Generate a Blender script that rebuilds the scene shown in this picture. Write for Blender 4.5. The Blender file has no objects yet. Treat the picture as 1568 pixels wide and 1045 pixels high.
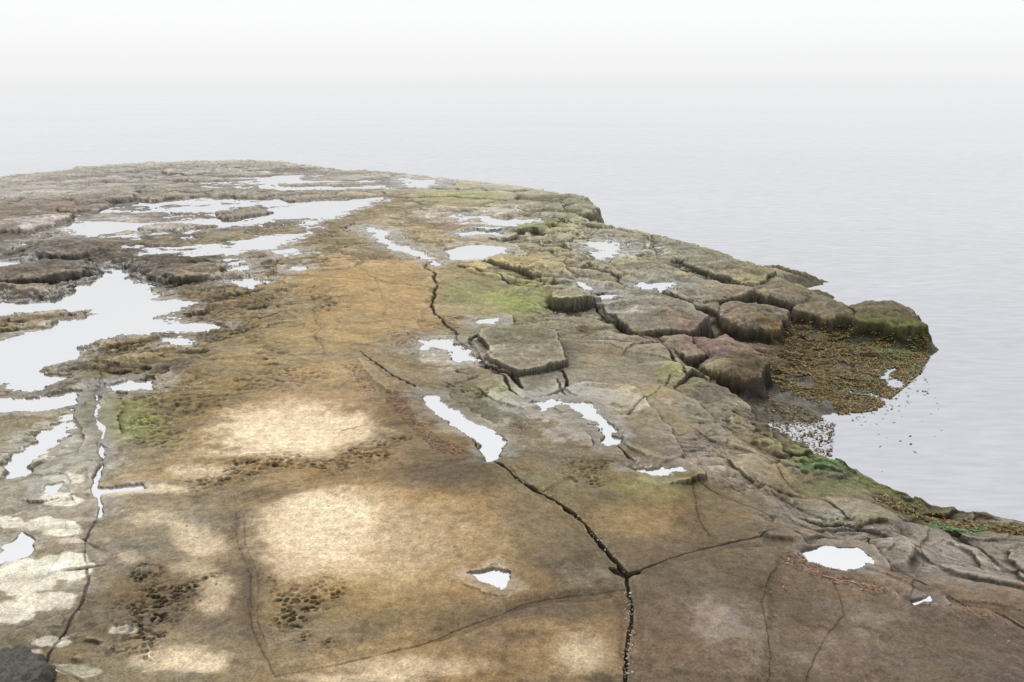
import bpy, bmesh, math, numpy as np, time
T0=time.time()
rng=np.random.RandomState(7)
sc=bpy.context.scene
SEA=-0.9
CH=5.0; F=1307.0; PITCH=math.atan((522.5-105)/F)
cp,sp=math.cos(PITCH),math.sin(PITCH)
# ---------- site survey: bearings -> ground coordinates ----------
def G(u,v,z=0.0):
    a=(u-784)/F; b=(522.5-v)/F
    dy=cp+b*sp; dz=-sp+b*cp
    t=(z-CH)/dz
    return (a*t, dy*t)
# ---------- noise ----------
_p=rng.permutation(256); P2=np.concatenate([_p,_p,_p]).astype(np.int32)
_ang=np.linspace(0,2*np.pi,17)[:16]; GX=np.cos(_ang).astype(np.float32); GY=np.sin(_ang).astype(np.float32)
def pn(x,y,seed=0):
    xi=np.floor(x); yi=np.floor(y)
    xf=(x-xi).astype(np.float32); yf=(y-yi).astype(np.float32)
    xi=xi.astype(np.int32); yi=yi.astype(np.int32)
    u=xf*xf*xf*(xf*(xf*6-15)+10); v=yf*yf*yf*(yf*(yf*6-15)+10)
    def g(ix,iy,dx,dy):
        h=P2[((ix+seed*17)&255)+P2[(iy+seed*31)&255]]&15
        return GX[h]*dx+GY[h]*dy
    a=g(xi,yi,xf,yf); b=g(xi+1,yi,xf-1,yf); c=g(xi,yi+1,xf,yf-1); d=g(xi+1,yi+1,xf-1,yf-1)
    return (a+(b-a)*u+((c+(d-c)*u)-(a+(b-a)*u))*v)*1.5
def fbm(x,y,seed=0,oct=4,gain=.5):
    s=0;a=1;f=1
    for i in range(oct):
        s=s+a*pn(x*f,y*f,seed+i*3); a*=gain; f*=2.03
    return s
def worley(x,y,seed=0):
    xi=np.floor(x).astype(np.int32); yi=np.floor(y).astype(np.int32)
    f1=np.full(x.shape,9,np.float32); f2=f1.copy(); idd=np.zeros(x.shape,np.int32)
    for i in(-1,0,1):
        for j in(-1,0,1):
            h=P2[((xi+i+seed*13)&255)+P2[(yi+j+seed*29)&255]]
            h2=P2[h+37]
            d=np.hypot(xi+i+h/256.-x, yi+j+h2/256.-y).astype(np.float32)
            m=d<f1
            f2=np.where(m,f1,np.minimum(f2,d)); idd=np.where(m,h,idd); f1=np.where(m,d,f1)
    return f1,f2,idd
def ss(a,b,x):
    t=np.clip((x-a)/(b-a),0,1); return t*t*(3-2*t)
# ---------- base levels ----------
BZ=[(300,300,.0),(100,290,.08),(500,280,0),(700,300,0),(860,305,-.05),(0,290,.1),(-600,330,0),(-300,420,0),(-300,700,0),
(60,400,.0),(300,400,0),(500,400,.02),(700,400,0),(850,400,-.03),(100,550,-.02),(300,550,.03),(500,550,.05),(700,550,0),(880,560,-.02),
(960,365,-.3),(1000,385,-.25),(1080,400,-.35),(1150,420,-.5),(1000,450,-.2),(1100,470,-.45),(1200,470,-.7),(1330,490,-.8),(1240,440,-.75),
(980,520,-.15),(1080,540,-.5),(1150,560,-.75),(1140,600,-.82),(1070,600,-.4),(1000,600,-.08),(1020,570,-.2),
(1250,530,-.82),(1350,530,-.8),(1200,580,-.84),(1300,590,-.85),(1390,560,-.86),(1220,650,-.9),(1200,520,-.8),
(1100,660,-.22),(1165,680,-.45),(1050,700,-.1),(1150,760,-.2),(1250,770,-.5),(1350,830,-.35),(1450,830,-.6),(1560,850,-.65),(1500,930,-.15),(1350,920,-.05),(1200,850,-.08),
(100,700,-.03),(60,900,-.05),(250,800,0),(500,800,.05),(500,650,.06),(700,750,.05),(850,850,.04),(950,700,0),(700,950,.02),(1000,950,.0),(1200,1000,0),(300,1000,0),(1500,1040,0),
(700,1500,0),(-400,1100,0),(2000,1300,0),(2200,1080,-.5)]
BZw=np.array([G(u,v,z)+(z,) for u,v,z in BZ])
def base(x,y):
    n=0;d=0
    for bx,by,bz in BZw:
        e=.1+.0006*(bx*bx+by*by)
        w=1/((x-bx)**2+(y-by)**2+e)**2
        n=n+w*bz; d=d+w
    return n/d
def P(u,v):
    z=0.
    for i in range(6):
        x,y=G(u,v,z); z=.5*z+.5*float(base(x,y))
    return (x,y)
def PP(pts): return [P(*p) for p in pts]
# ---------- polar sheet grid ----------
NR,NT=1300,1420
t=np.linspace(0,1,NR); ra,rb=1/math.sqrt(4.9),1/math.sqrt(80.)
R=(ra+(rb-ra)*t)**-2
R=np.concatenate([np.linspace(.3,4.8,30),R])
th=np.radians(np.concatenate([np.linspace(-85,-39.6,70),np.linspace(-39.5,39.5,NT),np.linspace(39.6,85,70)]))
NR=len(R);NT=len(th)
RR,TH=np.meshgrid(R,th,indexing='ij')
X=(RR*np.sin(TH)).astype(np.float64);Y=(RR*np.cos(TH))
S=np.clip(RR/11,.7,3.5).astype(np.float32)
w1x=pn(X/.9,Y/.9,1);w1y=pn(X/.9,Y/.9,2)
w2x=fbm(X/.16,Y/.16,3,2);w2y=fbm(X/.16,Y/.16,5,2)
WX=X+S*(.09*w1x+.016*w2x); WY=Y+S*(.09*w1y+.016*w2y)
def sdist(x,y,pts,closed=True):
    d2=np.full(x.shape,1e9); ins=np.zeros(x.shape,bool); n=len(pts)
    for i in range(n if closed else n-1):
        ax,ay=pts[i];bx,by=pts[(i+1)%n]
        ex,ey=bx-ax,by-ay; l=ex*ex+ey*ey+1e-9
        tt=np.clip(((x-ax)*ex+(y-ay)*ey)/l,0,1)
        d2=np.minimum(d2,(x-ax-tt*ex)**2+(y-ay-tt*ey)**2)
        if closed and ay!=by:
            c=((ay>y)!=(by>y))&(x<ex*(y-ay)/ey+ax); ins^=c
    d=np.sqrt(d2)
    return np.where(ins,d,-d) if closed else d
def local(pts,m):
    a=np.array(pts); return np.nonzero((WX>a[:,0].min()-m)&(WX<a[:,0].max()+m)&(WY>a[:,1].min()-m)&(WY<a[:,1].max()+m))
# ---------- colour / roughness / wetness survey; haze painted in as paler far colours ----------
CC=[(60,290,152,146,139,.5,.2),(200,265,142,137,130,.6,.1),(380,255,146,141,134,.6,.1),(560,272,150,145,136,.5,.1),(760,290,150,146,130,.4,.1),(870,305,118,116,98,.5,0),(700,310,148,140,116,.4,.1),
(250,320,126,119,109,.7,.3),(450,300,132,125,113,.7,.3),(60,335,118,107,96,.5,.1),(150,340,138,130,122,.4,.5),(350,340,118,111,101,.8,.3),(600,330,148,133,108,.5,.1),(480,370,136,123,96,.5,.1),(650,350,154,138,110,.5,.1),(730,330,144,136,123,.5,.4),
(850,360,134,130,108,.7,.1),(1000,385,132,128,112,.7,.1),(1080,400,122,118,102,.7,0),(930,400,132,125,108,.7,.2),(800,400,144,133,102,.5,.1),(60,400,94,87,80,.7,.3),(250,410,86,78,70,.8,.3),(380,410,122,113,96,.8,.3),(450,400,145,129,101,.5,.1),
(560,420,156,133,98,.35,0),(620,460,150,127,94,.3,0),(450,470,134,119,90,.5,0),(350,460,122,109,86,.7,.2),(540,500,150,130,95,.3,0),(780,465,136,135,92,.4,0),(700,450,128,122,94,.4,0),(850,480,120,115,96,.6,0),(950,470,134,129,117,.7,.1),(1050,450,128,123,108,.6,0),
(1150,430,120,112,92,.6,0),(1250,450,98,90,76,.5,0),(1380,480,92,80,74,.5,.1),(1100,540,116,98,89,.5,0),(1150,480,112,102,88,.5,0),(1000,540,130,122,104,.4,0),(800,520,112,107,88,.5,.1),(680,540,134,127,112,.4,.3),(250,540,122,109,84,.6,.1),(380,560,138,121,90,.5,0),
(200,560,104,94,74,.7,.2),(500,570,148,128,94,.35,0),(600,560,132,116,90,.35,0),(600,620,108,94,76,.15,0),(460,640,158,138,107,.15,0),(300,640,124,107,78,.5,0),(200,650,118,112,76,.4,0),(100,700,140,133,118,.4,.3),(60,760,142,135,119,.4,.3),(250,740,146,130,102,.35,0),
(400,700,136,118,88,.45,0),(650,660,106,93,73,.1,0),(750,620,116,110,92,.35,.2),(850,610,126,120,108,.35,.4),(900,680,116,108,93,.3,.3),(980,620,134,124,100,.35,0),(1080,640,128,121,106,.45,0),(1100,700,140,131,121,.5,0),(1200,720,126,115,104,.55,0),(1250,740,116,109,84,.5,0),
(1300,790,138,130,120,.5,0),(1450,840,138,130,121,.5,.1),(1540,840,126,118,106,.5,0),(800,700,117,107,86,.2,0),(950,720,116,104,80,.2,0),(1050,740,110,96,72,.2,0),(900,780,112,99,74,.12,0),(1000,790,112,95,70,.12,0),(700,720,102,89,71,.08,0),(560,740,122,104,78,.12,0),
(530,810,158,135,99,.05,0),(680,800,146,122,87,.05,0),(820,800,118,104,82,.08,0),(780,860,124,107,79,.08,0),(880,860,98,89,72,.08,.1),(560,890,150,127,89,.05,0),(700,930,114,96,70,.05,0),(400,850,112,96,75,.2,0),(380,900,96,84,68,.3,.1),(320,840,132,119,98,.3,0),
(240,800,136,124,103,.35,0),(180,850,126,118,103,.45,.3),(230,910,104,89,68,.5,0),(340,920,126,111,91,.3,0),(60,900,142,133,114,.3,.3),(60,830,142,133,115,.3,.3),(140,960,116,107,88,.45,.1),(270,1010,132,119,95,.3,0),(460,940,116,101,77,.4,0),(520,980,122,108,84,.25,0),
(640,1010,130,112,86,.12,0),(800,1000,104,87,67,.06,0),(800,950,94,81,66,.06,.1),(890,1000,112,99,79,.06,0),(1050,880,98,86,70,.06,.1),(1020,980,102,86,70,.06,.1),(1100,940,110,99,87,.06,.3),(1200,900,98,85,71,.1,.1),(1230,970,99,85,70,.1,.1),(1340,950,112,99,85,.1,.2),
(1450,960,98,85,73,.15,.1),(1540,1020,96,83,73,.15,.1),(1150,850,102,90,73,.15,0),(1300,1010,104,90,76,.15,.2),(1250,530,84,70,40,.9,.2),(1380,540,78,82,48,.9,.2),(1300,580,82,72,44,.9,.2),(1200,600,68,58,42,.9,.4),(1220,650,80,74,64,.8,.4),(1400,780,90,82,54,.8,.2),
(1260,705,78,90,54,.8,.1),(-400,500,125,116,102,.5,.3),(-300,900,130,120,98,.5,.2),(2000,1000,98,88,74,.4,.1),(700,1500,110,98,76,.3,0)]
def lin(c):
    c=np.asarray(c,dtype=float)/255.; return np.where(c<.04045,c/12.92,((c+.055)/1.055)**2.4)
LIT=.86
num=np.zeros(X.shape+(5,),np.float32); den=np.zeros(X.shape,np.float32)
WXf=(WX+S*.25*w1y).astype(np.float32); WYf=(WY+S*.25*w1x).astype(np.float32)
for c in CC:
    x,y=P(c[0],c[1]); e=.0012*(x*x+y*y)
    w=1/((WXf-x)**2+(WYf-y)**2+e)**2
    v=list(lin(c[2:5])/LIT)+[c[5],c[6]]
    den+=w
    for k in range(5): num[...,k]+=w*np.float32(v[k])
num/=den[...,None]
COL=num[...,:3].astype(np.float64); ROUGH=num[...,3]; WET=num[...,4].copy()
del num,den
print('survey',time.time()-T0)
# ---------- heights ----------
H=base(X,Y)
FL=fbm(X/3.1,Y/3.1,11,4)
M1=fbm(WX/.75,WY/.6,21,5)
M3=fbm(WX/.8,WY/.7,25,3,.4)
H+=.05*FL
RG=ss(.28,.7,ROUGH)
def ledges(sx,sy,rot,seed,n,amp,dk):
    global H
    ca,sa=math.cos(rot),math.sin(rot)
    a=WX*ca+WY*sa; b=-WX*sa+WY*ca
    q=fbm(a/sx,b/sy,seed,5,.5)*n; f=q-np.floor(q)
    brk=ss(-.25,.35,fbm(X/1.4,Y/1.4,seed+40,3))
    H+=RG*brk*amp*(np.floor(q)+ss(.88,1.,f)-q*.9)
    return RG*brk*dk*ss(.86,.95,f)*(1-ss(.97,1.,f))
d1=ledges(4.2,2.2,.35,11,3.2,.11,.5)
d2=ledges(2.4,1.0,-.35,27,2.6,.06,.45)
d3=ledges(1.1,.6,.1,33,2.2,.025,.25)
dark=np.maximum(np.maximum(d1,d2),d3)
H+=.010*M1+ROUGH**1.5*.045*M3*np.clip(S,.8,1.8)
fine=fbm(X/.11,Y/.11,31,3)
H+=(.0015+.006*ROUGH)*fine*np.clip(S,1,1.4)
def slabs(px,sx,sy,ang,amp,seed,soft=1.5,crk=.06,cw=.04,dk=.6):
    global H,dark
    pts=PP(px); idx=local(pts,soft)
    x=WX[idx]+.25*w1y[idx]*S[idx]*.5;y=WY[idx]+.25*w1x[idx]*S[idx]*.5; m=ss(-soft*.4,soft*.4,sdist(x,y,pts))
    ca,sa=math.cos(ang),math.sin(ang)
    a=(x*ca+y*sa)/sx; b=(-x*sa+y*ca)/sy
    f1,f2,idd=worley(a,b,seed)
    e=(f2-f1)
    hh=((idd*7919%97)/97.-.5)*2
    tilt=((idd*31%53)/53.-.5)*(a-np.floor(a)-.5)+((idd*17%41)/41.-.5)*(b-np.floor(b)-.5)
    k=ss(0,cw*2.2,e); br=np.clip(.45+1.1*M3[idx],.03,1)
    H[idx]+=m*(amp*hh*k+amp*.8*tilt*k-crk*br*(1-k)+amp*.7*ss(0,.5,e))
    dark[idx]=np.maximum(dark[idx],m*br*dk*(1-ss(0,cw*1.3,e)))
slabs([(690,395),(770,325),(900,335),(1060,365),(1210,405),(1290,440),(1220,500),(1190,590),(1080,600),(980,545),(900,520),(800,440)],2.1,1.05,-.55,.11,3)
slabs([(0,300),(200,262),(420,250),(600,268),(880,296),(915,320),(850,345),(640,330),(560,300),(300,310),(120,340),(0,350)],4.6,1.9,-.15,.08,5,cw=.04)
slabs([(0,370),(180,365),(350,385),(430,420),(340,460),(300,520),(200,560),(0,520)],1.9,.9,.2,.07,8)
slabs([(0,560),(150,540),(160,800),(120,1045),(0,1045)],1.5,.9,.05,.03,9,.4,.03,.025,.5)
slabs([(1150,790),(1300,780),(1450,810),(1600,830),(1600,960),(1400,920),(1250,880)],1.6,.8,-.5,.05,12,.6,.04,.025,.45)
slabs([(1060,600),(1160,650),(1230,740),(1420,800),(1250,800),(1120,760),(1040,690)],1.1,.4,-.9,.03,14,.5,.02,.03,.25)
slabs([(700,520),(800,580),(860,640),(960,700),(900,690),(780,650),(680,560)],1.3,.6,-.7,.04,16,.5,.03,.03,.35)
rp=PP([(60,352),(100,325),(210,295),(330,268),(440,256),(600,268),(640,295),(570,325),(500,350),(430,395),(330,400),(150,395)])
ix=local(rp,1.5); mm=ss(-.5,.8,sdist(WX[ix],WY[ix],rp))
H[ix]=H[ix]*(1-.45*mm)+mm*(.11*fbm((WX[ix]+.6*WY[ix])/5.2,(WY[ix]-.15*WX[ix])/2.4,77,4,.42))
def block(px,dz,w=.18,nz=.5):
    global H
    pts=PP(px); idx=local(pts,.6)
    s=S[idx]; sd=sdist(WX[idx],WY[idx],pts)+.07*s*M1[idx]*nz
    H[idx]+=dz*ss(0,w*s,sd)*(1+.15*M3[idx])*(.75+.25*ss(0,1.0*s,sd))
def slab_top(px,z,side=.12,rnd=.35,dome=.06,nz=.06,drop=.16,lift=0.):
    """free-standing bedding slab: rounded top at level z, steep sides"""
    global H
    pts=[G(u,v,z) for u,v in px]; idx=local(pts,1.)
    s=np.clip(S[idx],1,2.2)
    sd=sdist(WX[idx],WY[idx],pts)+nz*s*(M3[idx]+.35*M1[idx])
    q=np.clip((sd+.05)/(rnd*s+.05),0,1)
    top=z+lift-drop*(1-np.sqrt(np.clip(1-(1-q)**2,0,1)))+dome*ss(0,1.4,sd)+.045*M1[idx]+.008*fine[idx]*s+.03*FL[idx]
    out=np.where(sd<0,-sd*(1/side)*.5,0)
    hh=top-out
    h=H[idx]
    H[idx]=np.where(sd>-.0,np.maximum(hh,np.minimum(h,hh+.02)),np.maximum(h,hh))
block([(775,712),(860,740),(840,755),(790,735)],.03,.05)
block([(960,880),(1110,842),(1200,835),(1190,900),(1170,1045),(1000,1045),(975,960)],.04,.12)
block([(650,985),(800,935),(945,912),(960,1045),(500,1060),(560,1010)],.03,.1)
block([(350,770),(500,738),(620,722),(740,708),(850,765),(930,850),(945,905),(800,925),(700,955),(560,1000),(420,1030),(385,950),(365,850)],.03,.14)
block([(545,548),(600,575),(640,600),(600,600),(560,575)],.04,.05)
block([(1325,822),(1380,818),(1425,845),(1400,868),(1345,866)],.14,.16)
block([(1150,815),(1230,812),(1300,830),(1230,838),(1170,828)],.07,.08)
block([(560,352),(600,346),(680,352),(700,372),(640,370),(600,366)],.06,.06)
block([(450,400),(520,385),(560,400),(540,412),(470,412)],.06,.05)
block([(610,318),(700,325),(760,345),(680,342)],.07,.08)
block([(700,405),(760,402),(850,430),(840,440),(740,425)],.09,.05)
block([(860,590),(905,640),(960,690),(1000,710),(1050,700),(1020,640),(960,590)],.06,.05)
block([(420,420),(560,430),(660,440),(640,500),(560,530),(500,525),(430,470)],.04,.05)
OUT=[G(u,v,z) for u,v,z in [(-1500,420,-.1),(-900,335,-.1),(-300,297,-.1),(0,279,-.1),(45,269,-.1),(90,263,-.1),(140,255,-.1),(200,251,-.1),(250,247,-.1),(285,246,-.1),(330,247,-.1),(390,243,-.1),(440,246,-.1),(475,251,-.1),(520,258,-.1),(590,262,-.1),(660,268,-.1),(740,277,-.1),(800,283,-.1),(870,293,-.1),(905,302,-.2),(922,320,-.6),(905,338,-.9),(888,350,-.9),(920,352,-.6),(960,356,-.5),(1010,364,-.5),(1065,372,-.5),(1100,384,-.5),(1145,402,-.55),(1190,412,-.75),(1275,429,-.87),(1240,437,-.8),(1330,463,-.65),(1380,464,-.65),(1410,486,-.7),(1433,512,-.8),(1420,538,-.9),(1418,565,-.9),(1345,622,-.9),(1285,635,-.9),(1262,660,-.9),(1245,690,-.9),(1285,717,-.9),(1345,742,-.9),(1400,768,-.9),(1490,790,-.9),(1580,805,-.9),(1900,870,-.9),(2500,1050,-.9)]]
OUT+=[(40,-30),(-60,-30)]
sdo=sdist(X+S*(.14*w1x+.03*w2x),Y+S*(.14*w1y+.03*w2y),OUT)+.07*M3
k=ss(-.1,.75,sdo)
H=np.where(sdo>-.1,SEA-.02+(H-SEA+.02)*k,SEA-.02+np.maximum(sdo+.1,-4)*.3)
slab_top([(738,503),(800,494),(850,502),(872,548),(790,566),(748,542)],.10,.06,.12,.02,.03,.04)
slab_top([(1290,464),(1325,460),(1360,458),(1388,460),(1408,478),(1424,500),(1404,502),(1360,492),(1310,482)],-.36,.30,.75,.06,.09,.28,.12)
slab_top([(1205,446),(1240,438),(1262,450),(1300,463),(1312,480),(1260,482),(1215,470)],-.40,.28,.7,.05,.09,.26,.10)
slab_top([(1150,430),(1185,420),(1225,432),(1250,446),(1225,462),(1170,450)],-.34,.25,.5,.04,.08,.22,.06)
slab_top([(1095,470),(1122,458),(1165,457),(1198,467),(1211,482),(1190,496),(1150,498),(1117,488)],-.28,.22,.7,.08,.09,.26,.06)
slab_top([(1000,512),(1040,504),(1085,507),(1082,540),(1043,538)],-.25,.2,.6,.05,.08,.2,.03)
slab_top([(1068,516),(1110,508),(1158,527),(1178,546),(1162,570),(1130,572),(1082,558)],-.27,.2,.7,.08,.09,.26,.06)
slab_top([(1000,356),(1060,366),(1100,379),(1140,395),(1185,411),(1160,428),(1120,420),(1060,402),(1000,385)],-.20,.18,.6,.04)
slab_top([(920,440),(980,436),(1040,455),(1090,477),(1060,498),(985,500),(940,480)],-.12,.14,.35,.02)
slab_top([(1000,425),(1060,420),(1150,440),(1090,456),(1040,450)],-.2,.14,.4,.03)
slab_top([(905,350),(950,350),(1000,362),(990,380),(950,385),(900,372)],-.2,.14,.4,.03)
slab_top([(845,440),(890,436),(915,448),(880,456),(852,452)],.02,.1,.2,.02,.03,.06)
slab_top([(935,392),(1010,397),(1055,415),(1000,427),(945,412)],-.1,.12,.3,.02)
slab_top([(870,294),(903,303),(917,316),(890,322),(855,310)],.02,.2,.6,.03,.08,.25)
slab_top([(1035,590),(1060,570),(1110,590),(1190,650),(1200,690),(1140,670),(1080,630)],-.28,.2,.6,.03)
slab_top([(-80,318),(60,308),(106,328),(60,345),(-80,350)],.2,.12,.4,.04)
slab_top([(-80,412),(60,396),(150,392),(154,404),(70,420),(-80,428)],.2,.1,.25,.03)
slab_top([(-80,432),(60,428),(104,428),(98,440),(-80,446)],.16,.1,.25,.03)
slab_top([(20,374),(120,367),(172,376),(120,386),(50,388)],.14,.1,.25,.02)
slab_top([(170,390),(250,393),(342,402),(312,416),(245,424),(212,408)],.18,.1,.25,.03)
slab_top([(95,293),(205,286),(218,297),(120,309)],.2,.1,.3,.03)
slab_top([(-80,276),(150,254),(288,246),(200,262),(0,284)],.12,.15,.5,.03,.08)
slab_top([(330,322),(400,318),(420,322),(340,332)],.1,.08,.2,.02)
slab_top([(240,340),(330,342),(270,352),(210,348)],.08,.08,.2,.02)
slab_top([(430,300),(520,294),(500,300),(440,306)],.08,.08,.2,.02)
slab_top([(200,300),(280,292),(300,297),(220,306)],.1,.08,.2,.02)
print('blocks',time.time()-T0)
def crack(px,w,dep,dk=.8):
    pts=PP(px); idx=local(pts,.5)
    d=sdist(WX[idx],WY[idx],pts,False); ww=w*(1+.9*M1[idx]+.5*w2x[idx])
    ww=np.maximum(ww,.0045*S[idx])
    c=1-ss(ww*.4,ww*1.2,d)
    var=np.clip(.7+1.1*w1x[idx],.12,1)
    H[idx]-=dep*c
    H[idx]-=.014*np.exp(-(d/.08)**2)*(dep>.04)
    dark[idx]=np.maximum(dark[idx],dk*var*(1-ss(ww*.3,ww*1.05,d)))
    COL[idx]*=(1-.18*var*np.exp(-(d/(.05+1.5*w))**2))[:,None]
crack([(545,540),(600,570),(650,600),(700,640),(745,700),(765,712)],.015,.04,.4)
crack([(765,712),(800,740),(850,762),(900,800),(930,845),(955,875)],.024,.08,.75)
crack([(955,875),(962,920),(966,975),(955,1060)],.011,.04,.4)
crack([(938,868),(955,880),(972,872)],.03,.06,.65)
crack([(955,878),(1000,862),(1050,848),(1110,835),(1170,820),(1200,812),(1240,830)],.008,.025,.45)
crack([(955,905),(890,912),(800,930),(720,955),(650,985),(560,1005),(420,1035)],.006,.012,.2)
crack([(650,395),(668,430),(660,470),(690,500),(720,540),(770,580),(800,612),(870,590),(860,565)],.024,.06,.5)
crack([(740,500),(722,530),(745,555),(800,590)],.045,.10,.65)
crack([(155,480),(150,600),(145,680),(148,780),(130,850),(125,930),(80,1000),(60,1060)],.012,.02,.35)
crack([(360,780),(365,830),(380,900),(400,980),(420,1035)],.006,.008,.12)
crack([(372,790),(378,840),(395,910),(412,980)],.005,.008,.1)
crack([(578,425),(590,480),(602,505)],.015,.012,.12)
crack([(480,440),(492,530),(500,545)],.015,.012,.12)
crack([(200,660),(205,560),(400,545),(545,540)],.009,.01,.12)
crack([(350,760),(400,750),(500,730),(620,715),(745,702)],.006,.012,.2)
crack([(1035,690),(1060,730),(1072,780),(1090,822)],.006,.014,.25)
crack([(850,578),(880,625),(920,660),(960,700),(1000,722),(1060,728)],.012,.04,.35)
crack([(1190,875),(1165,930),(1180,1000),(1170,1060)],.004,.01,.2)
crack([(1330,818),(1322,855),(1380,872),(1480,920),(1600,975)],.010,.035,.4)
crack([(870,440),(910,470),(960,500),(1020,530),(1050,575)],.03,.07,.65)
crack([(700,405),(800,440),(870,450),(915,458)],.025,.05,.5)
crack([(770,690),(860,700),(960,712)],.005,.012,.2)
crack([(1060,728),(1160,780),(1250,820),(1330,818)],.006,.02,.3)
crack([(1270,880),(1290,940),(1250,1000),(1230,1060)],.004,.01,.2)
crack([(560,352),(600,375),(640,385),(672,405)],.035,.06,.4)
crack([(560,420),(600,432),(660,440)],.012,.02,.25)
crack([(960,640),(1000,600),(1030,575)],.010,.03,.3)
def pits(px,dep,sc_=.1,seed=0,sh=.55):
    pts=PP(px); idx=local(pts,.5)
    m=ss(-.1,.25,sdist(WX[idx],WY[idx],pts)+.35*M1[idx])
    f1,f2,_=worley(WX[idx]/sc_,WY[idx]/(sc_*.8),seed)
    var=np.clip(.65+.9*w2x[idx],0,1)
    pit=(1-ss(.2,.55,f1))*var
    H[idx]+=m*(-dep*pit+dep*.5*M1[idx])
    dark[idx]=np.maximum(dark[idx],m*(sh*pit+.16))
pits([(280,725),(400,695),(480,700),(570,668),(625,672),(600,698),(520,718),(430,724),(350,748),(285,750)],.035,.075,1,.5)
pits([(200,875),(250,865),(295,905),(280,965),(225,968),(190,930)],.04,.055,2,.45)
pits([(410,890),(500,925),(510,985),(450,1005),(425,950)],.035,.06,3,.42)
pits([(215,635),(320,650),(255,695),(210,680)],.035,.09,4,.45)
pits([(690,590),(760,595),(750,620),(700,615)],.04,.09,5,.5)
pits([(850,705),(925,715),(920,740),(870,735)],.03,.075,6,.4)
pits([(480,440),(515,450),(510,480),(480,470)],.04,.13,7,.5)
pits([(350,600),(490,590),(510,560),(360,565)],.025,.12,8,.35)
pits([(160,955),(260,950),(250,978),(165,990)],.03,.06,9,.45)
pits([(660,470),(700,490),(705,520),(660,500)],.04,.12,10,.5)
pits([(1090,610),(1180,640),(1240,720),(1180,700),(1100,640)],.04,.14,11,.45)
pits([(250,430),(420,440),(400,520),(280,530)],.03,.14,12,.35)
pits([(170,600),(330,590),(340,640),(230,640)],.03,.12,13,.3)
pits([(1060,640),(1160,720),(1300,780),(1420,820),(1250,800),(1100,740)],.02,.09,14,.25)
# ---------- colour detail ----------
cn=fbm(WX/1.3,WY/.9,41,5,.6); cf=fbm(X/.22,Y/.2,45,4,.65); cs=pn(X/.045,Y/.045,49)
cm=fbm(WX/.5,WY/.4,53,5,.65)
br=1+.16*cn+.15*cm+.17*cf*np.clip(.5+ROUGH,0,1.2)+.07*cs
COL*=np.clip(br,.4,1.8)[...,None]
ochre=ss(.1,.9,fbm(WX/1.1,WY/.8,61,5,.6))*(1-WET)
COL*=1+ochre[...,None]*np.array([.12,.03,-.10])
grey=ss(-.05,.85,fbm(WX/.8,WY/.5,71,5,.6))*(.4+.6*RG)
g=COL.mean(-1,keepdims=True)
COL=COL*(1-.5*grey[...,None])+g*np.array([1.0,.98,.93])*.5*grey[...,None]
lich=ss(.2,.6,cm+.4*cf)*(.12+.8*RG)
COL*=(1-.40*lich)[...,None]
pl=ss(.35,.8,fbm(WX/.6+9,WY/.45,83,5,.65))*(.25+.6*RG)*(sdo>1)*ss(34,24,RR)
COL*=(1+.38*pl)[...,None]
def ell(u,v,rx,ry):
    c=np.array(P(u,v)); a=np.array(P(u+rx,v))-c; b=(np.array(P(u,v-ry))-np.array(P(u,v+ry)))/2
    m=2.4*max(np.hypot(*a),np.hypot(*b))
    idx=np.nonzero((abs(X-c[0])<m)&(abs(Y-c[1])<m))
    M=np.linalg.inv(np.array([a,b]).T)
    dx=WX[idx]-c[0];dy=WY[idx]-c[1]
    q=np.hypot(M[0,0]*dx+M[0,1]*dy,M[1,0]*dx+M[1,1]*dy)
    return idx,1-q
def patch(u,v,rx,ry,rgb,st=1.,edge=.35,nz=.5,dip=0):
    idx,q=ell(u,v,rx,ry)
    if dip: H[idx]+=-dip*ss(-.3,.6,q)+.35*dip*np.exp(-((q+.35)/.18)**2)
    q=q+nz*(.45*cn[idx]+.3*cm[idx]+.2*cf[idx])
    a=(st*ss(-edge,edge,q))[:,None]
    c=lin(rgb)/LIT*(1+.10*cf[idx]+.07*cs[idx]+.07*cn[idx]+.07*cm[idx])[:,None]
    COL[idx]=COL[idx]*(1-a)+c*a
OR=(158,132,94)
for p in [(480,660,180,62),(590,835,210,85),(640,1015,170,40),(740,885,80,28),(960,795,70,18),(560,430,90,30),(620,470,60,30),(800,965,50,12),(880,1000,80,45)]: patch(*p,OR,.45,.55)
patch(500,610,90,40,(160,136,108),.4,.6)
DK=(88,77,64)
for p in [(700,720,110,22,.5),(380,870,20,80,.45),(860,850,80,45,.3),(800,945,120,14,.35),(600,650,50,36,.4),(1180,900,60,30,.2),(1450,1000,100,40,.2),(1000,920,60,60,.2),(400,758,60,8,.3),(135,900,12,80,.35),(170,700,20,60,.2),(860,800,90,10,.2)]:
    patch(p[0],p[1],p[2],p[3],DK,p[4],.5,.6)
PALE=(212,192,162)
for p in [(560,820,160,52,.4,.06,.6,.35),(455,655,115,36,.9,.05,.4,.35),(415,690,90,14,.65,0,.4,.5),(310,722,60,10,.55,0,.4,.5),(225,748,80,7,.65,0,.4,.5),(490,798,88,42,.92,.02,.35,.3),(470,845,70,30,.45,0,.5,.5),(310,825,42,22,.7,.02,.35,.4),(325,915,28,34,.45,0,.5,.5),(275,1012,66,18,.85,.03,.35,.35),(640,1018,110,14,.5,.01,.5,.5),(890,1005,38,30,.5,.02,.5,.4),(560,1037,90,8,.6,0,.5,.5),(190,855,20,12,.4,0,.4,.5),(300,870,30,12,.35,0,.4,.5),(240,795,40,10,.4,0,.5,.5)]:
    patch(p[0],p[1],p[2],p[3],PALE,p[4],p[6],p[7],p[5])
CREAM=(210,203,184)
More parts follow.
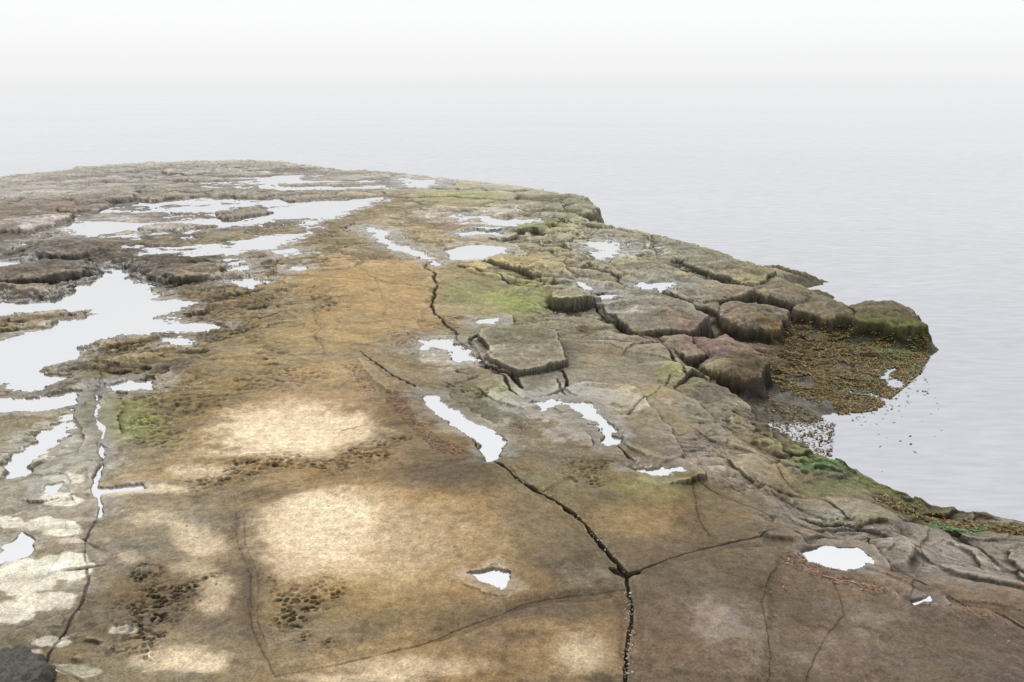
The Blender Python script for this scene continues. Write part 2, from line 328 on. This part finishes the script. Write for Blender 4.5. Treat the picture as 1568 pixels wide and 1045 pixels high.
for p in [(95,762,34,8,.9),(85,808,42,12,.85),(100,868,34,20,.85),(38,885,40,28,.85),(15,940,40,16,.75),(75,925,38,14,.75),(75,985,28,10,.7),(10,800,24,10,.8),(185,968,26,7,.6),(45,1000,26,9,.6),(110,1030,44,10,.4),(60,700,34,10,.4),(100,735,30,6,.5),(110,830,30,6,.5)]:
    patch(p[0],p[1],p[2],p[3],CREAM,p[4],.12,.7)
GR=(130,136,82)
for p in [(800,465,48,9,.5,(128,138,72)),(720,445,45,12,.3,GR),(700,470,60,10,.5,(150,140,114)),(205,655,45,22,.4,GR),(165,615,40,6,.5,GR),(700,300,60,8,.35,GR),(830,347,40,8,.5,GR),(1010,750,60,22,.2,GR),(880,740,110,22,.12,GR),
  (1265,458,50,8,.4,(110,122,80)),(1250,708,42,10,.7,(84,112,70)),(1480,803,60,8,.5,(92,110,62)),(1030,565,22,14,.5,GR),(1300,790,80,8,.2,GR),(1180,440,50,10,.25,GR),(1160,690,60,34,.25,(150,134,84)),(950,400,60,6,.3,GR),(760,600,40,10,.25,GR),(850,810,90,18,.2,(112,106,80)),(600,940,200,10,.2,(125,114,82)),(330,765,90,8,.2,(110,105,76)),(1300,740,70,8,.5,(98,108,64)),(1080,580,40,10,.4,(130,125,88)),(880,330,60,10,.35,(125,125,92))]:
    patch(*p[:4],p[5],p[4],.6,.9)
for p in [(860,625,110,25,.9),(850,600,60,12,.8),(1100,955,35,25,.6),(1340,960,50,25,.5),(700,545,60,18,.7),(900,655,60,18,.6),(730,330,110,14,.6),(1000,440,50,8,.7),(930,385,60,10,.8),(130,800,40,90,.4),(100,680,90,50,.6),(900,880,60,20,.4),(80,350,60,14,.6),(200,350,110,10,.6),(1300,1000,90,30,.4),(1150,1000,60,30,.35)]:
    idx,q=ell(*p[:4]); a=p[4]*ss(-.5,.4,q+.6*cn[idx]+.4*cf[idx]); WET[idx]=np.maximum(WET[idx],a)
print('colour',time.time()-T0)
# ---------- pools ----------
pools=[]
SILT=lin((168,158,140))/LIT
def pool(px,flood=None,nz=1.,dep=.06,drop=.012,silt=.7):
    pts=PP(px); idx=local(pts,1.5)
    s=S[idx]
    sd=sdist(WX[idx],WY[idx],pts)+nz*s*(.10*M1[idx]+.05*cf[idx])
    m=.22*s; h=H[idx]
    if flood is None:
        sel=np.abs(sd)<.12*s
        lev=np.percentile(h[sel],40)-drop
        h=np.where(sd>0,np.minimum(h,lev-.004-np.minimum(sd*.2,dep)),h)
        rim=(sd<=0)&(sd>-m)
        h=np.where(rim,np.maximum(lev+.004-.03*sd,np.minimum(h,lev+.02-.5*sd)),h)
        ok=sd>-m*.8
        a=silt*ss(.03,.45*s,sd+.2*cm[idx])
        wl=ss(-.5*s,0,sd+.15*cm[idx]); WET[idx]=np.maximum(WET[idx],.7*wl)
        COL[idx]*=(1-.35*ss(-.3*s,0,-np.abs(sd)+.05*cm[idx]))[:,None]
    else:
        lev=np.percentile(h[sd>0],flood)
        rim=(sd<.1*s)&(sd>-m)
        h=np.where(rim,np.maximum(h,lev+.004),h)
        ok=sd>-m*.8
        a=.25*silt*ss(0,.05,lev-h)
        wl=ss(.05,.0,h-lev)*ss(-.3,.1,sd); WET[idx]=np.maximum(WET[idx],.5*wl)
        COL[idx]*=(1-.3*ss(.05,.01,np.abs(h-lev)))[:,None]
    H[idx]=h
    COL[idx]=COL[idx]*(1-a[:,None])+SILT*a[:,None]
    dark[idx]*=(1-a)
    M=np.zeros(X.shape,bool); M[idx]=ok; pools.append((M,lev))
pool([(90,352),(110,330),(210,298),(330,272),(440,262),(570,270),(625,292),(570,318),(500,345),(430,385),(330,392),(180,388)],flood=50,nz=1.5)
pool([(640,305),(760,318),(835,342),(790,352),(700,346),(640,328)],flood=38,nz=1.5)
pool([(612,272),(668,277),(662,287),(620,285)],nz=1.)
pool([(680,379),(720,374),(772,378),(776,388),(740,395),(690,395)],nz=.4)
pool([(560,350),(590,352),(606,372),(640,378),(670,403),(655,401),(625,388),(598,379),(575,362)],nz=.7)
pool([(160,404),(190,410),(225,430),(240,455),(300,462),(240,485),(350,496),(270,508),(210,510),(150,520),(120,545),(60,570),(110,572),(60,600),(-80,570),(-80,525),(0,520),(60,500),(130,482),(150,470),(60,478),(-60,482),(-60,455),(90,456),(102,436),(140,425)],nz=1.4)
pool([(-60,398),(30,398),(62,406),(0,416),(-60,416)],nz=.5)
pool([(30,370),(60,374),(35,380)],nz=.5)
pool([(150,592),(190,580),(240,578),(235,590),(170,600),(150,612),(60,625),(-60,628),(-60,610),(80,604)],nz=.8)
pool([(110,632),(142,640),(85,668),(60,692),(45,728),(12,730),(25,690),(60,660)],nz=1.4)
pool([(640,598),(665,605),(700,635),(740,650),(768,675),(774,694),(745,702),(735,672),(690,645),(655,622)],nz=.8)
pool([(650,524),(700,521),(712,535),(732,550),(700,556),(690,538),(650,533)],nz=1.3)
pool([(870,622),(900,628),(935,655),(955,680),(930,682),(900,650)],nz=1.)
pool([(965,712),(1000,710),(1045,717),(1050,723),(1000,725)],nz=1.)
pool([(1230,845),(1250,838),(1310,848),(1328,860),(1290,869),(1240,860)],nz=.9)
pool([(712,880),(745,875),(775,880),(788,890),(765,903),(730,893)],nz=1.,silt=.1)
pool([(735,487),(762,487),(758,495),(733,495)],nz=.3)
pool([(912,455),(948,454),(935,463),(915,464)],nz=.6)
pool([(870,428),(890,432),(918,448),(905,450),(880,440)],nz=.4)
pool([(900,375),(925,368),(962,374),(955,384),(925,395),(905,390)],nz=1.8)
pool([(340,425),(380,420),(410,430),(370,438)],nz=1.3)
pool([(345,398),(375,395),(385,410),(355,412)],nz=1.3)
pool([(440,405),(470,405),(465,410),(442,410)],nz=1)
pool([(60,745),(85,742),(80,752),(55,755)],nz=.5)
pool([(150,600),(155,600),(153,690),(152,745),(215,740),(218,746),(156,752),(152,790),(145,790),(148,690)],nz=.3)
pool([(1395,908),(1425,904),(1430,913),(1405,916)],nz=.3)
pool([(0,835),(30,815),(48,820),(45,850),(0,862)],nz=.8)
pool([(700,355),(760,352),(765,359),(710,361)],nz=.8)
pool([(980,432),(1030,438),(1015,447),(985,441)],nz=1.)
pool([(800,612),(845,612),(868,622),(830,628)],nz=1.2)
pool([(250,515),(300,518),(285,526),(245,524)],nz=1.2)
pool([(410,385),(450,380),(470,386),(430,392)],nz=1.2)
# painted shading: steep faces and hollows darkened, raised spots lightened in the rock colour
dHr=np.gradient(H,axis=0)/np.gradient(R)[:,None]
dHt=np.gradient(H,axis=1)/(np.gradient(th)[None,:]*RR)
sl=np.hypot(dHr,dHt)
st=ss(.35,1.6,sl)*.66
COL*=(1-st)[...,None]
def box(A,r,ax):
    pad=[(0,0),(0,0)]; pad[ax]=(r+1,r)
    c=np.cumsum(np.pad(A,pad,mode='edge'),axis=ax)
    n=A.shape[ax]; w=2*r+1
    return (np.take(c,range(w,n+w),axis=ax)-np.take(c,range(0,n),axis=ax))/w
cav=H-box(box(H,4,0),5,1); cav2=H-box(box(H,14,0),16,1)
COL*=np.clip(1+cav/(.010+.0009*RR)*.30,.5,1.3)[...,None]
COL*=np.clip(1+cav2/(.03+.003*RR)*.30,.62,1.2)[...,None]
tide=1-ss(SEA+.03,SEA+.26,H+.06*M1)
COL=COL*(1-.65*tide[...,None])+lin((64,57,45))/LIT*.65*tide[...,None]
dark=np.clip(dark,0,.85)
DC=lin((44,36,28))
COL=COL*(1-dark)[...,None]+DC*dark[...,None]*.6
COL=np.clip(COL,.008,.75)
WET=np.clip(WET*(1-dark),0,1)
WET=np.clip(WET+.3*tide,0,1)
print('shade',time.time()-T0)
# ---------- mesh helpers ----------
def mesh_from(name,v,f,mat,cols=None,wet=None,smooth=True):
    me=bpy.data.meshes.new(name); nv=len(v); nf=len(f); kk=f.shape[1]
    me.vertices.add(nv); me.vertices.foreach_set('co',np.ascontiguousarray(v,dtype=np.float32).ravel())
    me.loops.add(nf*kk); me.loops.foreach_set('vertex_index',f.astype(np.int32).ravel())
    me.polygons.add(nf); me.polygons.foreach_set('loop_start',np.arange(0,nf*kk,kk,dtype=np.int32))
    me.polygons.foreach_set('use_smooth',np.full(nf,smooth,bool))
    me.update(calc_edges=True)
    if cols is not None:
        a=me.attributes.new('Col','FLOAT_COLOR','POINT'); c=np.ones((nv,4),np.float32); c[:,:3]=cols; a.data.foreach_set('color',c.ravel())
    if wet is not None:
        a=me.attributes.new('wet','FLOAT','POINT'); a.data.foreach_set('value',wet.astype(np.float32).ravel())
    me.materials.append(mat)
    o=bpy.data.objects.new(name,me); sc.collection.objects.link(o); return o
ii=np.arange(NR*NT).reshape(NR,NT)
quads=np.stack([ii[:-1,:-1],ii[:-1,1:],ii[1:,1:],ii[1:,:-1]],-1).reshape(-1,4)
quads=quads[:,::-1]
# ---------- materials ----------
def newmat(n):
    m=bpy.data.materials.new(n); m.use_nodes=True; nt=m.node_tree; nt.nodes.clear()
    return m,nt,nt.nodes,nt.links
def rockmat(name,attr=True,rgb=None,rough=.9):
    m,nt,N,L=newmat(name)
    out=N.new('ShaderNodeOutputMaterial'); b=N.new('ShaderNodeBsdfPrincipled'); L.new(b.outputs[0],out.inputs[0])
    geo=N.new('ShaderNodeNewGeometry')
    def noise(s,d,r):
        n=N.new('ShaderNodeTexNoise'); n.inputs['Scale'].default_value=s; n.inputs['Detail'].default_value=d; n.inputs['Roughness'].default_value=r; L.new(geo.outputs['Position'],n.inputs['Vector']); return n
    n1=noise(11,9,.8); n2=noise(48,4,.75)
    def mrg(n,a,c,lo=.32,hi=.68):
        r=N.new('ShaderNodeMapRange'); r.inputs[1].default_value=lo; r.inputs[2].default_value=hi; r.inputs[3].default_value=a; r.inputs[4].default_value=c; L.new(n.outputs[0],r.inputs[0]); return r
    mr=mrg(n1,.6,1.4); mr2=mrg(n2,.66,1.34)
    mm=N.new('ShaderNodeMath'); mm.operation='MULTIPLY'; L.new(mr.outputs[0],mm.inputs[0]);L.new(mr2.outputs[0],mm.inputs[1])
    vs=N.new('ShaderNodeVectorMath'); vs.operation='SCALE'; L.new(mm.outputs[0],vs.inputs['Scale'])
    if attr:
        a=N.new('ShaderNodeAttribute'); a.attribute_name='Col'; L.new(a.outputs['Color'],vs.inputs[0])
    else: vs.inputs[0].default_value=rgb
    L.new(vs.outputs[0],b.inputs['Base Color'])
    bp=N.new('ShaderNodeBump'); bp.inputs['Strength'].default_value=.5; bp.inputs['Distance'].default_value=.035
    ad=N.new('ShaderNodeMath'); ad.operation='MULTIPLY_ADD'; ad.inputs[1].default_value=.35; L.new(n2.outputs[0],ad.inputs[0]); L.new(n1.outputs[0],ad.inputs[2])
    L.new(ad.outputs[0],bp.inputs['Height']); L.new(bp.outputs[0],b.inputs['Normal'])
    b.inputs['Roughness'].default_value=rough; b.inputs['Specular IOR Level'].default_value=.1
    if attr:
        w=N.new('ShaderNodeAttribute'); w.attribute_name='wet'
        n3=noise(4,7,.65)
        q=N.new('ShaderNodeMath'); q.operation='ADD'; L.new(w.outputs['Fac'],q.inputs[0]); L.new(n3.outputs[0],q.inputs[1])
        r=N.new('ShaderNodeMapRange'); r.inputs[1].default_value=.82;r.inputs[2].default_value=1.25; L.new(q.outputs[0],r.inputs[0])
        L.new(r.outputs[0],b.inputs['Coat Weight']); b.inputs['Coat Roughness'].default_value=.18
        b.inputs['Coat IOR'].default_value=1.5
        bs=N.new('ShaderNodeMapRange'); bs.inputs[3].default_value=.75; bs.inputs[4].default_value=.12; L.new(r.outputs[0],bs.inputs[0]); L.new(bs.outputs[0],bp.inputs['Strength'])
    return m
rock=rockmat('sandstone')
def poolmat():
    m,nt,N,L=newmat('pool_water')
    out=N.new('ShaderNodeOutputMaterial'); mx=N.new('ShaderNodeMixShader'); L.new(mx.outputs[0],out.inputs[0])
    d=N.new('ShaderNodeBsdfTransparent'); d.inputs[0].default_value=(.92,.91,.87,1)
    g=N.new('ShaderNodeBsdfGlossy'); g.inputs['Roughness'].default_value=.03; g.inputs['Color'].default_value=(.80,.81,.825,1)
    geo=N.new('ShaderNodeNewGeometry')
    n=N.new('ShaderNodeTexNoise'); n.inputs['Scale'].default_value=5; n.inputs['Detail'].default_value=3; L.new(geo.outputs['Position'],n.inputs['Vector'])
    bp=N.new('ShaderNodeBump'); bp.inputs['Strength'].default_value=.05; bp.inputs['Distance'].default_value=.02; L.new(n.outputs[0],bp.inputs['Height']); L.new(bp.outputs[0],g.inputs['Normal'])
    fr=N.new('ShaderNodeFresnel'); fr.inputs['IOR'].default_value=1.45
    ma=N.new('ShaderNodeMapRange'); ma.inputs[1].default_value=.03; ma.inputs[2].default_value=.45; ma.inputs[3].default_value=.42; ma.inputs[4].default_value=.96; L.new(fr.outputs[0],ma.inputs[0])
    L.new(ma.outputs[0],mx.inputs[0]); L.new(d.outputs[0],mx.inputs[1]); L.new(g.outputs[0],mx.inputs[2])
    return m
poolm=poolmat()
def seamat():
    m,nt,N,L=newmat('sea_water')
    out=N.new('ShaderNodeOutputMaterial'); g=N.new('ShaderNodeBsdfGlossy'); L.new(g.outputs[0],out.inputs[0])
    geo=N.new('ShaderNodeNewGeometry')
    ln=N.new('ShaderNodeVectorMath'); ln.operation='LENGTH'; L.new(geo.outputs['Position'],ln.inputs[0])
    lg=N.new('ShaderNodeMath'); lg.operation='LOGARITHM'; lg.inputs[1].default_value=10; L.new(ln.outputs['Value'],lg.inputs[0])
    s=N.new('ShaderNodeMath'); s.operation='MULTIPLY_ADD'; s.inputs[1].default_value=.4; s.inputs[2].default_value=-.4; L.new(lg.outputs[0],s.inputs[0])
    cr=N.new('ShaderNodeValToRGB'); L.new(s.outputs[0],cr.inputs[0])  # reflection brightness by distance set in the colour, paling towards the horizon haze
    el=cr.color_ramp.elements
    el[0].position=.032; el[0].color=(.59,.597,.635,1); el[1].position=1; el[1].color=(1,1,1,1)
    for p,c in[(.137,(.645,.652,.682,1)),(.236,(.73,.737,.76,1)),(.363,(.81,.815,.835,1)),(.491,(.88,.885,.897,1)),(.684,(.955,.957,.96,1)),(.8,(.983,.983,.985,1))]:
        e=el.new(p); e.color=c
    def nz(scale,rot,det):
        mp=N.new('ShaderNodeMapping'); mp.inputs['Scale'].default_value=scale; mp.inputs['Rotation'].default_value=(0,0,rot); L.new(geo.outputs['Position'],mp.inputs[0])
        n=N.new('ShaderNodeTexNoise'); n.inputs['Scale'].default_value=1; n.inputs['Detail'].default_value=det; n.inputs['Roughness'].default_value=.6; L.new(mp.outputs[0],n.inputs['Vector']); return n
    n1=nz((1.3,5.5,1),.15,5); n2=nz((.02,.09,1),.05,4); n3=nz((.2,.9,1),-.1,4)
    def mrg(n,a,b,c=.3,d=.7):
        r=N.new('ShaderNodeMapRange'); r.inputs[1].default_value=c; r.inputs[2].default_value=d; r.inputs[3].default_value=a; r.inputs[4].default_value=b; L.new(n.outputs[0],r.inputs[0]); return r
    a=mrg(n1,.915,1.07); b=mrg(n2,.975,1.02); c=mrg(n3,.98,1.015)  # ripple light and dark painted into the reflection colour
    m1=N.new('ShaderNodeMath'); m1.operation='MULTIPLY'; L.new(a.outputs[0],m1.inputs[0]);L.new(b.outputs[0],m1.inputs[1])
    m2=N.new('ShaderNodeMath'); m2.operation='MULTIPLY'; L.new(m1.outputs[0],m2.inputs[0]);L.new(c.outputs[0],m2.inputs[1])
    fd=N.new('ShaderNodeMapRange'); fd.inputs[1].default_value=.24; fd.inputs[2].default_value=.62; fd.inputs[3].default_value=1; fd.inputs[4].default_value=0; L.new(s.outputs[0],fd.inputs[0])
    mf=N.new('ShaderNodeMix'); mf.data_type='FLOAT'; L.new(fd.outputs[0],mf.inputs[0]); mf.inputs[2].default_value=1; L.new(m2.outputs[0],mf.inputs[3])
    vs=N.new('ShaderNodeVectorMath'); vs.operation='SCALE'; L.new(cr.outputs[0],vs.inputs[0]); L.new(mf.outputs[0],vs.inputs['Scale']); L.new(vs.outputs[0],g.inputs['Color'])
    rf=N.new('ShaderNodeMath'); rf.operation='MULTIPLY'; rf.inputs[1].default_value=.05; L.new(fd.outputs[0],rf.inputs[0]); L.new(rf.outputs[0],g.inputs['Roughness'])
    bp=N.new('ShaderNodeBump'); bp.inputs['Distance'].default_value=.04; L.new(n1.outputs[0],bp.inputs['Height']); L.new(bp.outputs[0],g.inputs['Normal'])
    b2=N.new('ShaderNodeMath'); b2.operation='MULTIPLY'; b2.inputs[1].default_value=.11; L.new(fd.outputs[0],b2.inputs[0]); L.new(b2.outputs[0],bp.inputs['Strength'])
    return m
seam=seamat()
Vv=np.stack([X,Y,H],-1).reshape(-1,3)
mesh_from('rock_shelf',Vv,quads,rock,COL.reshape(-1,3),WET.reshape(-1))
for M,lev in pools:
    mf=M.reshape(-1)
    q=quads[mf[quads].all(1)]
    hv=H.reshape(-1)
    q=q[(hv[q].min(1)<lev)]
    if len(q)==0: continue
    u,inv=np.unique(q,return_inverse=True)
    v=np.stack([X.reshape(-1)[u],Y.reshape(-1)[u],np.full(len(u),lev)],-1)
    mesh_from('tide_pool',v,inv.reshape(-1,4),poolm)
sv=np.array([(-30000,-200,SEA),(30000,-200,SEA),(30000,40000,SEA),(-30000,40000,SEA)],float)
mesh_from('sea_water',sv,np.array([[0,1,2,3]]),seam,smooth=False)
def hz(x,y):
    r=np.hypot(x,y); a=np.arctan2(x,y)
    i=np.clip(np.searchsorted(R,r),1,NR-1); j=np.clip(np.searchsorted(th,a),1,NT-1)
    return H[i,j]
# ---------- scatter ----------
def sample_poly(px,n):
    pts=PP(px); a=np.array(pts); out=[]; tot=0
    while tot<n:
        x=rng.uniform(a[:,0].min(),a[:,0].max(),n*3); y=rng.uniform(a[:,1].min(),a[:,1].max(),n*3)
        k=sdist(x,y,pts)>0; out.append(np.stack([x[k],y[k]],-1)); tot+=k.sum()
    return np.concatenate(out)[:n]
def blades(name,xy,lmin,lmax,wr,pal,rise,mat,off=.004,floor=None,zmax=9):
    z=hz(xy[:,0],xy[:,1]); k=z<zmax+.12*rng.rand(len(z)); xy=xy[k]; z=z[k]+off; n=len(xy)
    if floor is not None: z=np.maximum(z,floor)
    a=rng.uniform(0,2*np.pi,n); l=rng.uniform(lmin,lmax,n); w=l*wr*rng.uniform(.6,1.3,n)
    dx,dy=np.cos(a),np.sin(a); px,py=-dy,dx
    up=rng.uniform(0,rise,n)
    V=[]
    for (s,t,hh) in[(-.5,0,0),(-.05,-.5,.8),(-.05,.5,.8),(.5,0,.35)]:
        V.append(np.stack([xy[:,0]+dx*l*s+px*w*t,xy[:,1]+dy*l*s+py*w*t,z+up*hh*l],-1))
    V=np.stack(V,1).reshape(-1,3); b=np.arange(n)*4
    Fc=np.concatenate([np.stack([b,b+1,b+2],-1),np.stack([b+1,b+3,b+2],-1)])
    c=lin(np.array(pal)[rng.randint(0,len(pal),n)])*rng.uniform(.6,1.25,(n,1))
    return mesh_from(name,V,Fc,mat,np.repeat(c,4,0),smooth=False)
def attrmat(n,rough):
    m,nt,N,L=newmat(n); out=N.new('ShaderNodeOutputMaterial'); b=N.new('ShaderNodeBsdfPrincipled'); L.new(b.outputs[0],out.inputs[0])
    a=N.new('ShaderNodeAttribute'); a.attribute_name='Col'
    nz=N.new('ShaderNodeTexNoise'); nz.inputs['Scale'].default_value=60
    geo=N.new('ShaderNodeNewGeometry'); L.new(geo.outputs['Position'],nz.inputs['Vector'])
    mr=N.new('ShaderNodeMapRange'); mr.inputs[3].default_value=.6; mr.inputs[4].default_value=1.4; L.new(nz.outputs[0],mr.inputs[0])
    vs=N.new('ShaderNodeVectorMath'); vs.operation='SCALE'; L.new(a.outputs['Color'],vs.inputs[0]); L.new(mr.outputs[0],vs.inputs['Scale']); L.new(vs.outputs[0],b.inputs['Base Color'])
    b.inputs['Roughness'].default_value=rough; b.inputs['Specular IOR Level'].default_value=.3
    return m
wm=attrmat('kelp',.6); lm=attrmat('dead_leaf',.85); pm=attrmat('pebble_stone',.8)
BR=[(112,94,48),(98,80,42),(126,110,60),(84,68,40),(70,58,38),(134,112,68)]
GRN=[(96,120,82),(86,108,70),(112,130,84),(98,112,74)]
SW=[(1205,500),(1260,492),(1340,505),(1415,520),(1425,540),(1412,565),(1345,618),(1290,628),(1215,600),(1180,590),(1170,550)]
a1=sample_poly(SW,22000)
k=pn(a1[:,0]/.6,a1[:,1]/.6,90)>-.35; a1=a1[k]
a2=sample_poly([(1240,700),(1290,722),(1345,745),(1400,770),(1495,792),(1580,808),(1580,818),(1480,804),(1380,778),(1300,746),(1230,715)],4600)
a3=sample_poly([(1165,600),(1280,640),(1275,690),(1235,692),(1200,670)],900)
blades('seaweed',np.concatenate([a1,a2,a3]),.04,.11,.4,BR,.4,wm,.006,SEA+.004,-.66)
g1=sample_poly([(1335,535),(1400,522),(1425,535),(1412,562),(1360,576)],1900)
k=pn(g1[:,0]/.4,g1[:,1]/.4,91)>-.1; g1=g1[k]
g2=sample_poly([(1205,695),(1270,692),(1288,712),(1255,720),(1215,712)],800)
g3=sample_poly([(1420,790),(1500,795),(1540,806),(1480,812),(1430,803)],300)
g4=sample_poly([(1260,562),(1330,575),(1350,605),(1290,610)],350)
g5=sample_poly([(1240,500),(1400,520),(1300,560)],350)
g6=sample_poly([(1240,700),(1345,745),(1495,792),(1380,782)],250)
blades('sea_lettuce',np.concatenate([g1,g2,g3,g4,g5,g6]),.03,.08,.6,GRN,.3,wm,.012,SEA+.006,-.66)
fl=np.concatenate([sample_poly([(1340,600),(1440,600),(1450,640),(1360,690),(1290,650)],26),sample_poly([(1345,585),(1420,570),(1430,590),(1350,640),(1290,645)],80)])
blades('floating_kelp',fl,.04,.10,.3,BR,.1,wm,.0,SEA+.005)
LF=[(128,88,70),(142,106,86),(106,78,64),(158,130,108),(96,70,58)]
l1=np.concatenate([sample_poly([(590,596),(612,600),(640,640),(672,672),(712,690),(700,702),(665,690),(625,650),(590,615)],900),
 sample_poly([(1185,846),(1225,846),(1300,880),(1375,905),(1340,912),(1270,895),(1200,865)],300),
 sample_poly([(590,508),(640,508),(660,530),(600,530)],300),sample_poly([(520,560),(545,560),(590,600),(560,600)],180),
 sample_poly([(780,650),(820,648),(815,658),(785,660)],60),sample_poly([(1180,870),(1220,900),(1180,960),(1160,920)],30),sample_poly([(860,700),(930,710),(930,740),(860,735)],60),sample_poly([(1400,900),(1560,940),(1560,985),(1400,920)],50),
 sample_poly([(640,400),(700,480),(760,560),(700,540),(650,470)],160)])
blades('fallen_leaves',l1,.02,.05,.5,LF,.35,lm,.004)
bm=bmesh.new(); bmesh.ops.create_icosphere(bm,subdivisions=2,radius=1); bm.verts.index_update(); iv=np.array([v.co[:] for v in bm.verts]); fi=np.array([[v.index for v in f.verts] for f in bm.faces]); bm.free()
def stones(name,xy,rmin,rmax,pal,mat,sink=.3):
    Vs=[];Fs=[];Cs=[]
    z=hz(xy[:,0],xy[:,1])
    for i,(x,y) in enumerate(xy):
        r=rng.uniform(rmin,rmax); s=r*rng.uniform(.6,1.3,3)*np.array([1,1,.6]); a=rng.uniform(0,6.28)
        v=iv*(1+.12*rng.randn(len(iv),1)*.6)*s
        v=np.stack([v[:,0]*math.cos(a)-v[:,1]*math.sin(a)+x,v[:,0]*math.sin(a)+v[:,1]*math.cos(a)+y,v[:,2]+z[i]+s[2]*(1-sink)],-1)
        Fs.append(fi+len(Vs)*len(iv)); Vs.append(v); Cs.append(np.repeat((lin(pal[rng.randint(len(pal))])*rng.uniform(.7,1.2))[None],len(iv),0))
    return mesh_from(name,np.concatenate(Vs),np.concatenate(Fs),mat,np.concatenate(Cs))
def along(px,n,jit):
    pts=np.array(PP(px)); seg=np.hypot(*np.diff(pts,axis=0).T); c=np.concatenate([[0],np.cumsum(seg)])
    t=rng.uniform(0,c[-1],n); x=np.interp(t,c,pts[:,0]);y=np.interp(t,c,pts[:,1])
    return np.stack([x,y],-1)+rng.randn(n,2)*jit
pb=np.concatenate([along([(870,780),(900,800),(930,845),(950,870)],90,.025),along([(960,905),(962,920),(966,975),(960,1040)],160,.025),along([(770,715),(800,740),(850,762)],25,.03),
   sample_poly([(200,480),(900,700),(1500,1000),(150,1000)],60)])
stones('pebbles',pb,.004,.014,[(150,140,126),(130,120,106),(104,92,78),(170,160,146)],pm)
bx,by=P(25,1048)
bm=bmesh.new(); bmesh.ops.create_icosphere(bm,subdivisions=6,radius=1); bm.verts.index_update(); v=np.array([q.co[:] for q in bm.verts]); fb=np.array([[q.index for q in f.verts] for f in bm.faces]); bm.free()
n=fbm(v[:,0]*1.4+5,v[:,1]*1.4+v[:,2]*1.1,3,4); n2=fbm(v[:,0]*9+v[:,2]*5,v[:,1]*9,7,3)
v=v*(1+.22*n+.035*n2)[:,None]; v[:,2]=np.minimum(v[:,2],.55+.15*n+.05*n2)
v=v*np.array([.52,.42,.42])+np.array([bx-.08,by-.22,.0])
mesh_from('boulder',v,fb,rockmat('dark_basalt',False,(.10,.092,.08),.8))
def twig(name,u1,v1,u2,v2,r,col):
    a=np.array(P(u1,v1)); b=np.array(P(u2,v2)); Vs=[];n=9;k=6
    for i in range(n):
        t=i/(n-1); p=a+(b-a)*t+rng.randn(2)*.012; z=float(hz(np.array([p[0]]),np.array([p[1]]))[0])
        d=(b-a)/np.linalg.norm(b-a); s=np.array([-d[1],d[0]]); rr=r*(1-.6*t)
        for j in range(k):
            q=2*math.pi*j/k; Vs.append((p[0]+s[0]*math.cos(q)*rr,p[1]+s[1]*math.cos(q)*rr,z+rr*1.1+math.sin(q)*rr))
    Fs=[[i*k+j,i*k+(j+1)%k,(i+1)*k+(j+1)%k,(i+1)*k+j] for i in range(n-1) for j in range(k)]
    V=np.array(Vs); mesh_from(name,V,np.array(Fs),lm,np.repeat(lin(col)[None],len(V),0))
for q in [(1262,884,1312,892,.010),(1195,848,1230,852,.006),(395,487,440,478,.02),(1300,895,1345,908,.008),(415,470,430,490,.012),(1475,928,1500,945,.008),(640,655,668,668,.007),(520,655,560,648,.006)]:
    twig('driftwood',*q,(150,130,108))
# ---------- world ----------
w=bpy.data.worlds.new('World'); sc.world=w; w.use_nodes=True; N=w.node_tree.nodes; L=w.node_tree.links; N.clear()
out=N.new('ShaderNodeOutputWorld'); bg=N.new('ShaderNodeBackground'); bg.inputs[1].default_value=.1; L.new(bg.outputs[0],out.inputs[0])
sky=N.new('ShaderNodeTexSky'); sky.sky_type='NISHITA'; sky.sun_disc=False; sky.sun_elevation=math.radians(48); sky.sun_rotation=math.radians(-25)
tc=N.new('ShaderNodeTexCoord'); sx=N.new('ShaderNodeSeparateXYZ'); L.new(tc.outputs['Generated'],sx.inputs[0])
cr=N.new('ShaderNodeValToRGB'); L.new(sx.outputs[2],cr.inputs[0])
E=cr.color_ramp.elements
def sk(v,t=(1,1,1)): return tuple(v/1.5*k for k in t)+(1,)
E[0].position=0; E[0].color=sk(.905,(.997,1,1.005)); E[1].position=1; E[1].color=sk(1.45)
for p,v in[(.012,.915),(.03,.95),(.055,.985),(.09,1.0),(.4,1.09)]:
    e=E.new(p); e.color=sk(v,(.996,1,1.005))
sc1=N.new('ShaderNodeVectorMath'); sc1.operation='SCALE'; sc1.inputs['Scale'].default_value=15; L.new(cr.outputs[0],sc1.inputs[0])
mx=N.new('ShaderNodeMix'); mx.data_type='RGBA'; mx.inputs[0].default_value=.985; L.new(sky.outputs[0],mx.inputs[6]); L.new(sc1.outputs[0],mx.inputs[7]); L.new(mx.outputs[2],bg.inputs[0])
sl_=bpy.data.lights.new('sun','SUN'); sl_.energy=.9; sl_.angle=math.radians(40); sl_.color=(1,.97,.92)
so=bpy.data.objects.new('sun',sl_); sc.collection.objects.link(so); so.rotation_euler=(math.radians(-42),0,math.radians(25))
# ---------- camera ----------
cd=bpy.data.cameras.new('camera'); cd.sensor_width=36; cd.lens=36*F/1568; cd.clip_end=80000; cd.clip_start=.1
co=bpy.data.objects.new('camera',cd); sc.collection.objects.link(co); co.location=(0,0,CH); co.rotation_euler=(math.pi/2-PITCH,0,0)
sc.camera=co
sc.view_settings.view_transform='Standard'; sc.view_settings.look='None'; sc.view_settings.exposure=0
print('done',time.time()-T0)
